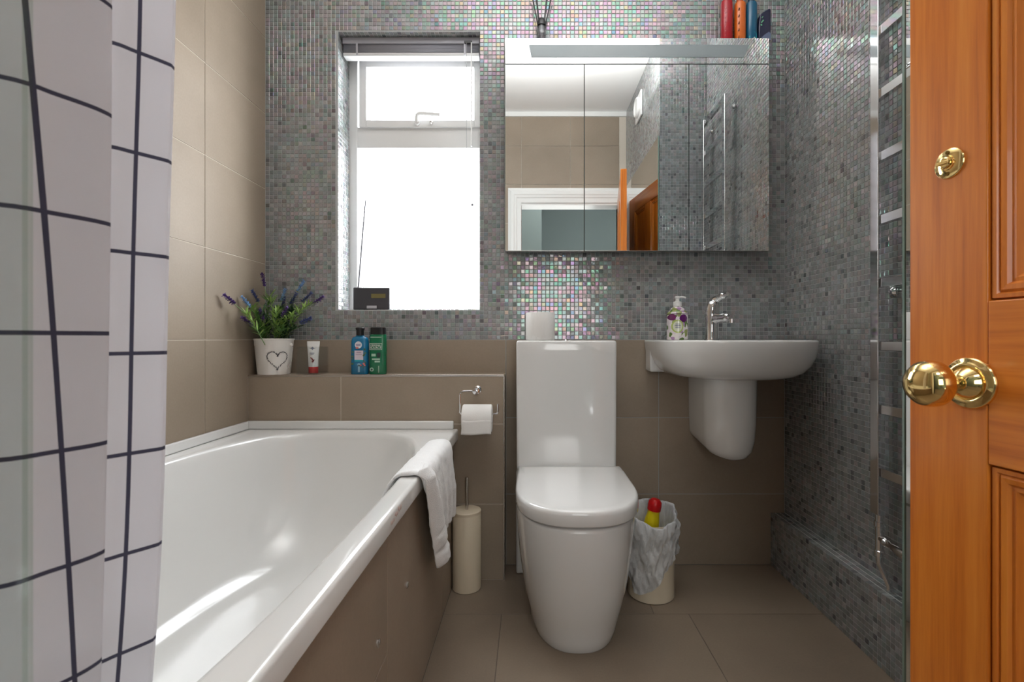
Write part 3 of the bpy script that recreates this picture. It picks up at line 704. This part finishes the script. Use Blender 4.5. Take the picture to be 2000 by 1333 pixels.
# planter
POTX, POTY = -.984, 1.868
pp = thing('lavender_pot', 'cream white bucket planter of artificial lavender on the ledge', 'plant pot', (POTX, POTY, zl))
PR = [(.0005,.001),(.0555,.001),(.0565,.0),(.0575,.003),(.0665,.108),(.0675,.110),(.0685,.128),(.0705,.1315),(.0715,.134),(.0700,.136),(.0680,.134),(.0655,.11),(.0640,.10),(.0005,.10)]
MB().lathe(PR, (0,0,0), (0,0,1), 44, cap=False).build('bucket', BUCKET, pp, angle=50)
MB().lathe([(.0005,.118),(.0645,.118),(.0645,.110)], (0,0,0), (0,0,1), 30, cap=False).build('soil', mat('dark_moss', (.015,.017,.012), .9), pp)
def cone_pt(ang, z, off=.0008):
    r = .0575+(z-.003)*(.009/.105)+off; return Vector((r*math.sin(ang), -r*math.cos(ang), z))
hm = MB()
for i in range(54):
    t = 2*math.pi*i/54; hx = 16*math.sin(t)**3; hy = 13*math.cos(t)-5*math.cos(2*t)-2*math.cos(3*t)-math.cos(4*t)
    for j in range(2):
        a = (hx*.00215+random.uniform(-.001,.001))/.061+.66; z = .058+hy*.0023+random.uniform(-.001,.001)
        th = random.uniform(0, math.pi); l_ = .0038
        da, dz = l_*math.cos(th), l_*math.sin(th)
        hm.add([cone_pt(a-da/.061, z-dz), cone_pt(a-dz*.3/.061, z+da*.3), cone_pt(a+da/.061, z+dz), cone_pt(a+dz*.3/.061, z-da*.3)], [(0,1,2,3)])
o = hm.build('heart_motif', DARKM, pp, smooth=False, solid=.0004); o['label'] = 'dark leafy heart outline printed on the bucket'; o['kind'] = 'stuff'
MB().tube(spline([(.0705,-.004,.112),(.076,-.012,.09),(.078,-.02,.06),(.074,-.026,.035),(.066,-.032,.028)], 6), .0012, 8).build('wire_handle', STEEL, pp)
MB().lathe([(.006,0),(.006,.005),(.003,.008)], (.066,-.006,.112), (1,0,0), 14).build('handle_ear', BUCKET, pp)
LEAFG = [mat('leaf_green_light', srgb(150,184,96), .5), mat('leaf_green_mid', srgb(104,148,78), .55), mat('leaf_green_dark', srgb(58,94,60), .6)]
STEMG = mat('stem_green', srgb(132,160,112), .6)
FLB = [mat('lavender_blue', srgb(146,182,222), .7), mat('lavender_dark_blue', srgb(84,96,146), .7), mat('lavender_purple', srgb(98,70,136), .7)]
def blade(mb, base, d, ln, wd, droop):
    d = Vector(d).normalized(); sd_ = d.cross(Vector((0,0,1)));
    if sd_.length < .1: sd_ = Vector((1,0,0))
    sd_.normalize(); rows = []; p = Vector(base)
    for i in range(4):
        t = i/3; wv = wd*(.5, 1, .8, .08)[i]; rows += [p - sd_*wv, p + sd_*wv]
        p = p + d*ln/3; d = (d - Vector((0,0,droop))).normalized()
    mb.add(rows, [(0,1,3,2),(2,3,5,4),(4,5,7,6)])
# stems: tip in photo-like offsets (dx, dy, height over pot rim), leaf top fraction, flower kind
stems = [(-.048,-.20,.146,0,2,1),(-.050,-.10,.145,1,0,1),(-.045,-.05,.17,2,1,0),(-.036,-.01,.235,1,2,0),(.036,.0,.18,1,0,1),(.098,.01,.215,2,0,1),
         (.075,.0,.165,2,1,1),(.12,.01,.17,2,1,1),(.165,.01,.16,0,2,1),(.13,-.02,.08,2,1,0),(-.010,-.07,.10,0,2,0),(-.045,-.10,.075,1,2,0),(-.005,-.02,.175,0,None,1),
         (.135,-.01,.14,0,None,1),(.035,-.05,.115,0,None,1),(-.045,-.07,.12,0,None,1),(.085,-.04,.10,0,None,0),(.06,-.05,.05,1,None,0),(-.03,-.07,.045,1,None,0),(.0,.03,.13,2,None,1),(.06,.02,.12,2,None,1),(.10,.0,.06,2,None,0),(-.05,-.03,.09,2,None,1),(.025,.02,.15,2,1,0),(.07,-.06,.11,0,2,0)]
for si, (dx, dy, dh, g_, fk, sw) in enumerate(stems):
    b0 = Vector((dx*.22+random.uniform(-.012,.012), dy*.3+random.uniform(-.008,.008), .112)); tip = Vector((dx, min(dy, .045), .134+dh-.012))
    midp = b0.lerp(tip, .5)+Vector((dx*-.12, 0, dh*.12))
    path = spline([b0, midp, tip], 7)
    so = MB().tube(path, [.0017]*6+[.0013]*9, 6).build('stem', STEMG, pp)
    fmb = MB(); n0 = len(path)
    top = .62 if fk is not None else 1.0
    cnt = 9
    for c_ in range(cnt):
        t = .25+(top-.25)*(c_/(cnt-1)); p = path[min(n0-1, int(t*(n0-1)))]
        for q in range(5 if c_ > cnt-4 else 4):
            a = random.uniform(0, 2*math.pi); ax = (tip-b0).normalized()
            dd = Vector((math.cos(a), math.sin(a)*.6, .0))*.9 + ax*random.uniform(.5,1.1)
            L0 = random.uniform(.030,.050)
            e_ = p + dd.normalized()*L0
            if e_.x + POTX < XL+.006: dd.x = abs(dd.x)
            if e_.y + POTY > D-.006: dd.y = -abs(dd.y)
            blade(fmb, p, dd, L0, random.uniform(.0020,.0032), random.uniform(.12,.34))
    lf = fmb.build('leaves', LEAFG[g_], so, smooth=False); lf['kind'] = 'stuff'
    if fk is not None:
        fl = MB(); ax = (path[-1]-path[-4]).normalized(); ln = .036
        c0 = path[-1]-ax*ln*.6
        for c_ in range(11):
            pc = c0+ax*ln*(c_/10)*1.25
            rr = .0098*math.sin(math.pi*min(1, (c_+1.2)/12))+.0012
            for q in range(5):
                a = q*1.257+c_*.7; t_ = ax.orthogonal().normalized(); u_ = ax.cross(t_)
                o_p = pc+(t_*math.cos(a)+u_*math.sin(a))*rr
                blade(fl, pc, (o_p-pc).normalized()*random.uniform(.8,1.5)+ax*random.uniform(.3,.9), random.uniform(.008,.0135), .0038, random.uniform(-.1,.2))
        f_ = fl.build('flower_spike', FLB[fk], so, smooth=False); f_['kind'] = 'stuff'

# square glass with a tube in it
gx, gy = -.836, 1.868
gl = thing('glass_tumbler', 'small square clear glass on the ledge right of the lavender pot', 'glass', (gx, gy, zl))
m_ = MB(); hw = .043
m_.rings([[(x*s_, y*s_, z) for x, y in ((-1,-1),(1,-1),(1,1),(-1,1))] for s_, z in ((hw,0),(hw,.105),(hw-.0025,.105),(hw-.0025,.004))], True, True)
m_.build('vessel', CLEAR, gl, bevel=.0012)
ct = thing('hand_cream_tube', 'white tube with red cap and red print standing in the square glass', 'tube', (gx+.006, gy-.008, zl+.0045), .08)
rs = []
for z, a, b_ in ((.024,.0175,.016),(.03,.018,.0165),(.06,.019,.014),(.09,.0215,.009),(.108,.0235,.003),(.121,.0238,.0012)):
    rs.append([(a*math.cos(t*math.pi/12), b_*math.sin(t*math.pi/12), z) for t in range(24)])
MB().rings(rs).build('tube_body', WHITEP, ct)
sep(MB().lathe([(.017,0),(.0175,.002),(.0175,.022),(.0165,.0238)], (0,0,0), (0,0,1), 28).build('cap', mat('red_cap', srgb(178,30,34), .35), ct), label='red screw cap')
def quadmark(mb, x, z, w_, h_, y, ang=0):
    c, s = math.cos(ang), math.sin(ang)
    mb.add([(x+dx*c-dz*s, y, z+dx*s+dz*c) for dx, dz in ((-w_/2,-h_/2),(w_/2,-h_/2),(w_/2,h_/2),(-w_/2,h_/2))], [(0,1,2,3)])
mk = MB(); quadmark(mk, .002, .052, .004, .012, -.0165, .5); quadmark(mk, .006, .047, .004, .011, -.0165, -.5); quadmark(mk, -.004, .058, .004, .004, -.0158, .6); quadmark(mk, .003,.043,.006,.005,-.017)
sep(mk.build('red_print', mat('dark_red_print', srgb(140,40,44), .5), ct, smooth=False), label='dark red leaf print')
mk = MB(); quadmark(mk, 0, .094, .009, .009, -.0095, .78); quadmark(mk, 0, .094, .020, .002, -.0093); quadmark(mk, 0, .076, .016, .0025, -.0128); quadmark(mk, 0, .071, .012, .002, -.0135)
sep(mk.build('blue_print', mat('grey_blue_print', srgb(150,158,178), .5), ct, smooth=False), label='faint grey blue print')

def bottle_body(hw, hd, prof, n=28, p=3.2):
    rs = []
    for z, s_ in prof:
        rs.append([(x, y, z) for x, y, _ in superell(0, 0, hw*s_, hd*(1-(1-s_)*1.0), 0, p, n)])
    return MB().rings(rs)
def text(body, size, mt, parent, loc, name='lettering', sx=1):
    cu = bpy.data.curves.new(name, 'FONT'); cu.body = body; cu.size = size; cu.align_x = 'CENTER'; cu.align_y = 'CENTER'; cu.offset = size*.012
    t = bpy.data.objects.new(name, cu); C.objects.link(t); bpy.context.view_layer.update()
    me = bpy.data.meshes.new_from_object(t); bpy.data.objects.remove(t)
    o = bpy.data.objects.new(name, me); C.objects.link(o); me.materials.append(mt); o.parent = parent; o.location = loc; o.rotation_euler = (R(90),0,0); o.scale = (sx,1,1); return o
# blue bottle
bx = (703.5-1036)/950*1.868
sb = thing('shampoo_bottle', 'blue bottle with narrow black cap, left of the green bottle on the ledge', 'bottle', (bx, 1.868, zl))
BLUE = mat('blue_bottle', srgb(22,116,160), .25, coat=.3)
bottle_body(.0325, .019, ((0,.96),(.003,1),(.10,1.0),(.125,.99),(.136,.90),(.1415,.72),(.144,.5),(.148,.44))).build('bottle_body', BLUE, sb)
MB().lathe([(.0145,.148),(.0145,.166),(.0165,.170),(.0170,.176),(.0150,.1785)], (0,0,0), (0,0,1), 28).build('cap', BLACKP, sb)
y_ = -.0196; PW = mat('pale_label', srgb(226,228,232), .5)
mk = MB(); mk.lathe([(.0135,0),(.0135,.0005)], (.0, y_+.0004, .1115), (0,-1,0), 24); sep(mk.build('badge', PW, sb), label='round white badge')
sep(MB().box(-.0145, .0185, y_-.0005, y_, .048, .090).build('label_panel', mat('pinkish_label', srgb(214,204,214), .5), sb), label='pale rectangular label')
mk = MB(); mk.box(-.0145, .0185, y_-.0009, y_-.0005, .048, .0545); sep(mk.build('label_band', mat('teal_band', srgb(30,160,176), .5), sb), label='teal band on the label')
mk = MB()
for _ in range(16):
    a = random.choice((-1,1)); quadmark(mk, a*random.uniform(.018,.027), random.uniform(.028,.098), .005, .006, y_-.0002-.0001*_, random.uniform(0,3))
sep(mk.build('leaf_print', mat('leaf_print_green', srgb(70,110,70), .5), sb, smooth=False), kind='stuff')
mk = MB()
for _ in range(7): quadmark(mk, random.uniform(-.02,.026), random.choice((.095,.04,.034,.1,.045)), .006, .006, y_-.0011-.0001*_, random.uniform(0,3))
sep(mk.build('flower_print', mat('flower_print_pink', srgb(206,116,108), .5), sb, smooth=False), kind='stuff')
mk = MB(); mk.lathe([(.006,0),(.006,.0004)], (.002,y_,.036), (0,-1,0), 16); mk.box(-.002,.006,y_-.0004,y_,.008,.036); quadmark(mk, .0,.1115,.018,.0016,y_-.0012); sep(mk.build('spray_print', mat('light_blue_print', srgb(140,186,206), .5), sb, smooth=False), kind='stuff')
mk = MB(); quadmark(mk, .002,.083,.018,.0022,y_-.0012); quadmark(mk, .002,.075,.024,.0014,y_-.0012); quadmark(mk, 0,.1135,.018,.0022,y_-.0012); quadmark(mk, 0,.109,.016,.0018,y_-.0012)
sep(mk.build('label_lines', mat('grey_purple_print', srgb(140,110,150), .5), sb, smooth=False), kind='stuff')
# green bottle
gx2 = (739-1036)/950*1.868
sg = thing('shower_gel_bottle', 'green bottle with wide black cap, right of the blue bottle on the ledge', 'bottle', (gx2, 1.868, zl))
GRN = mat('green_bottle', srgb(8,112,74), .25, coat=.3)
bottle_body(.032, .019, ((0,.96),(.003,1),(.12,1.0),(.145,.975),(.1515,.93))).build('bottle_body', GRN, sg)
bottle_body(.0292, .0172, ((.152,1),(.176,.985),(.1785,.95))).build('cap', BLACKP, sg)
WH = mat('white_print', srgb(220,232,224), .5)
text('ORIGINAL', .0102, WH, sg, (-.004, y_-.0003, .110), sx=.85); text('SOURCE', .0118, WH, sg, (-.004, y_-.0003, .1005), sx=.92)
mk = MB()
for a in ((-.027,-.0258,.093,.1175),(.0188,.02,.093,.1175),(-.027,.02,.1163,.1175),(-.027,.02,.093,.0942)): mk.box(a[0], a[1], y_-.0006, y_, a[2], a[3])
mk.build('logo_frame', WH, sg, smooth=False)
mk = MB(); mk.box(-.024,.018,y_-.0005,y_,.1395,.1425); mk.box(-.02,-.004,y_-.0005,y_,.068,.078); mk.box(-.018,.012,y_-.0005,y_,.054,.060); mk.box(-.008,.012,y_-.0005,y_,.045,.0515)
mk.lathe([(.0075,0),(.0075,.0005)], (-.019,y_,.018), (0,-1,0), 18); mk.box(.006,.009,y_-.0005,y_,.006,.032)
sep(mk.build('print_marks', mat('pale_green_print', srgb(170,206,186), .5), sg, smooth=False), kind='stuff')
mk = MB(); mk.box(.0,.014,y_-.0008,y_-.0001,.064,.082); mk.lathe([(.004,0),(.004,.0008)], (-.019,y_-.0004,.018), (0,-1,0), 12); sep(mk.build('leaf_emblem', mat('dark_green_print', srgb(30,52,50), .5), sg, smooth=False), kind='stuff')

# ------------------------------------------------------------ things on the cabinet
zc = CZ1+.0008
df = thing('reed_diffuser', 'round glass reed diffuser with black reeds on top of the mirror cabinet', 'diffuser', (.0435, 1.911, zc)); df.scale = (1.05, 1.05, 1.25)
MB().lathe([(.012,0),(.020,.003),(.0265,.014),(.0275,.026),(.0235,.040),(.0145,.049),(.0135,.052),(.0125,.050),(.0215,.038),(.0255,.026),(.0245,.015),(.018,.005),(.001,.003)], (0,0,0), (0,0,1), 32, cap=False).build('glass_bulb', CLEAR, df)
MB().lathe([(.0135,.0525),(.0165,.053),(.0165,.064),(.014,.070),(.009,.076),(.006,.077)], (0,0,0), (0,0,1), 24).build('collar', BLACKP, df)
MB().lathe([(.0235,.0),(.016,.009),(.0125,.022),(.0125,.048)], (0,0,.004), (0,0,1), 24).build('oil', mat('smoky_oil', (.10,.09,.11), .15, coat=.5), df)
for dx, dy in ((-.040,-.01),(-.020,.01),(.023,.008),(.043,-.006)):
    MB().tube([(dx*.1,dy*.3,.012),(dx,dy,.165)], .0024, 8).build('reed', BLACKP, df)
def can(name, label, x, r, hgt, mt, body2=None, cat='bottle', rz=0, depth=None, parts=()):
    t = thing(name, label, cat, (x, 1.911, zc), rz)
    d_ = depth or r
    bottle_body(r, d_, ((0,.93),(.004,1),(hgt*.75,1.0),(hgt*.8,.93),(hgt*.82,.6)), 26, 2.4).build('bottle_body', mt, t)
    bottle_body(r*.62, d_*.62, ((hgt*.822,1),(hgt,.95)), 24, 2.1).build('cap', body2 or BLACKP, t)
    return t
t = can('hair_product_bottle', 'red bottle, leftmost of the bottles on the mirror cabinet', (1419-1036)/950*1.911, .0215, .20, mat('red_bottle', srgb(176,16,34), .3, coat=.3), mat('red_cap_dark', srgb(120,10,20), .3))
mk = MB()
for i in range(7): quadmark(mk, -.011, .02+i*.017, .007, .002, -.0195-.0002*i, .7)
sep(mk.build('stripe_print', mat('pink_stripe', srgb(220,130,140), .5), t, smooth=False), kind='stuff')
t = can('sun_lotion_bottle', 'orange bottle right of the red bottle on the mirror cabinet', (1445-1036)/950*1.911, .021, .19, mat('orange_bottle', srgb(224,112,34), .3, coat=.3), mat('orange_cap', srgb(190,80,20), .3))
mk = MB()
for i in range(5): quadmark(mk, -.011, .012+i*.027, .005, .011, -.0192-.0002*i, -.35)
sep(mk.build('script_print', mat('brown_script', srgb(96,36,14), .5), t, smooth=False), kind='stuff')
t = can('hair_product_bottle', 'teal blue bottle between the orange and navy bottles on the cabinet', (1467-1036)/950*1.911, .021, .19, mat('teal_bottle', srgb(16,96,132), .3, coat=.3), mat('teal_cap', srgb(12,60,90), .3))
mk = MB(); mk.add([(-.0165,-.0175,.016),(.004,-.0213,.032),(.0135,-.019,.024),(.0135,-.0195,.008),(-.0165,-.018,.006)], [(0,4,3,2,1)]); mk.build('teal_swoosh', mat('aqua_print', srgb(20,150,160), .4), t, smooth=False)
mk = MB(); mk.add([(-.0105,-.0212,.0015),(.004,-.022,.011),(.013,-.0212,.0015)], [(0,2,1)]); mk.build('white_swoosh', mat('pale_print', srgb(210,224,216), .4), t, smooth=False)
tn = thing('deodorant_bottle', 'short navy blue bottle at the right end of the mirror cabinet', 'bottle', ((1490-1036)/950*1.911, 1.911, zc))
m_ = MB()
pr = [(-.0235,0),(.0235,0),(.0245,.06),(.0245,.122),(.018,.126),(-.006,.112),(-.018,.10),(-.0235,.06)]
m_.rings([[(x, -.016, z) for x, z in pr], [(x, .016, z) for x, z in pr]]); m_.build('bottle_body', mat('navy_bottle', srgb(18,24,62), .3, coat=.3), tn, bevel=.004, seg=3)
mk = MB(); mk.add([(-.022,-.0168,.002),(.0225,-.0168,.002),(.0232,-.0168,.026),(.016,-.0168,.034),(-.002,-.0168,.022)], [(0,1,2,3,4)]); sep(mk.build('grey_foot', mat('grey_blue_foot', srgb(110,120,150), .4), tn, smooth=False), label='grey blue lower sweep')
mk = MB(); quadmark(mk, -.010,.074,.014,.005,-.0172,.9); quadmark(mk, -.010,.090,.009,.003,-.0172,.9); quadmark(mk, -.014,.060,.006,.006,-.0172,.3); sep(mk.build('leaf_emblem', mat('green_white_print', srgb(120,190,150), .5), tn, smooth=False), kind='stuff')

# ------------------------------------------------------------ things on the floor
tb = thing('toilet_brush', 'cream cylindrical toilet brush holder with steel handle beside the bath', 'toilet brush', (-.2305, 1.762, .001))
MB().lathe([(.050,0),(.0515,.002),(.0515,.268),(.0505,.2705)], (0,0,0), (0,0,1), 40).build('holder', CREAM, tb)
MB().lathe([(.0518,.271),(.0518,.280),(.050,.282),(.012,.2825),(.006,.2825)], (0,0,0), (0,0,1), 40).build('lid', CREAM, tb)
MB().lathe([(.0055,.2826),(.0055,.396),(.005,.399),(.001,.40)], (0,0,0), (0,0,1), 18).build('handle', STEEL, tb)

bnx, bny = .427, 1.724
bn = thing('waste_bin', 'small cream waste bin lined with a white plastic bag beside the toilet', 'bin', (bnx, bny, .001))
MB().lathe([(.078,.0),(.080,.002),(.080,.262),(.0785,.262),(.0785,.006),(.001,.006)], (0,0,0), (0,0,1), 44, cap=False).build('bin_body', CREAM, bn)
m_ = MB(); rs = []; nb = 108
rnd = random.Random(5); ph = [rnd.uniform(0, 6.28) for _ in range(8)]
def crinkle(a, z): return .0022*math.sin(31*a+ph[3]-z*120)+.002*math.sin(19*a+z*160+ph[4])+.0035*math.sin(7*a+ph[0]+z*30)+.0025*math.sin(13*a+ph[1]-z*42)+.0016*math.sin(23*a+ph[2]+z*90)
prof = [(.060,.10,1,0),(.068,.17,1,0),(.072,.22,1,0),(.075,.262,1,0),(.079,.288,1,0),(.084,.295,0,0)] + [(.089+.002*math.sin(t*5), .288, 0, t/16) for t in range(1, 17)]
for (r0, z0, inner, q) in prof:
    ring = []
    for k in range(nb):
        a = 2*math.pi*k/nb; hem = .150 - .120*max(0, math.cos(a-R(232)))**1.6 + .004*math.sin(9*a+1)
        z = z0 + (.008*math.sin(2*a+1) + .004*math.sin(5*a) + .020*math.sin(a))*(1-q if z0 > .2 else .3)
        z = z + (hem-z)*q if not inner else z
        wob = crinkle(a, z)
        rr = min(r0+wob*.6, .0775 if z0 < .28 else .081) if inner else max(r0+wob*1.3+.004*math.exp(-((z-.25)/.03)**2), .083)
        ring.append((rr*math.cos(a), rr*math.sin(a), z))
    rs.append(ring)
m_.rings(rs, False, False); m_.build('bin_liner', BAG, bn, angle=180, subd=1)
bt = thing('cleaner_bottle', 'yellow bottle with red cap poking out of the waste bin', 'bottle', (bnx-.014, bny+.026, .113))
bt.rotation_euler = (R(4), R(9), 0)
MB().lathe([(.024,0),(.027,.004),(.027,.12),(.025,.145),(.0215,.165),(.0205,.180)], (0,0,0), (0,0,1), 26).build('bottle_body', mat('yellow_bottle', srgb(228,206,20), .35), bt)
MB().lathe([(.0235,.1803),(.0240,.198),(.0220,.211),(.015,.219),(.001,.222)], (0,0,0), (0,0,1), 26).build('cap', mat('bright_red_cap', srgb(196,10,16), .35), bt)

# ------------------------------------------------------------ ceiling lamp and extractor (seen in the cabinet mirror)
cl = thing('ceiling_lamp', 'round opal ceiling lamp seen in the cabinet mirror', 'lamp', (.07, .93, H))
MB().lathe([(.165,0),(.168,-.008),(.168,-.022),(.16,-.028)], (0,0,0), (0,0,1), 40).build('base_plate', WHITEP, cl)
MB().lathe([(.158,-.0285),(.156,-.045),(.14,-.062),(.10,-.078),(.05,-.086),(.001,-.088)], (0,0,0), (0,0,1), 40).build('diffuser', mat('opal_glass', (.5,.54,.55), .3, coat=.4), cl)
xf = thing('extractor_fan', 'white round extractor fan high on the right wall, seen in mirror', 'fan', (PX-.001, .46, 2.47))
MB().box(-.012, 0, -.085, .085, -.085, .085).build('housing', WHITEP, xf, bevel=.004)
MB().lathe([(.066,.0125),(.066,.022),(.060,.030),(.05,.030),(.046,.024),(.001,.024)], (0,0,0), (-1,0,0), 36).build('grille', WHITEP, xf)
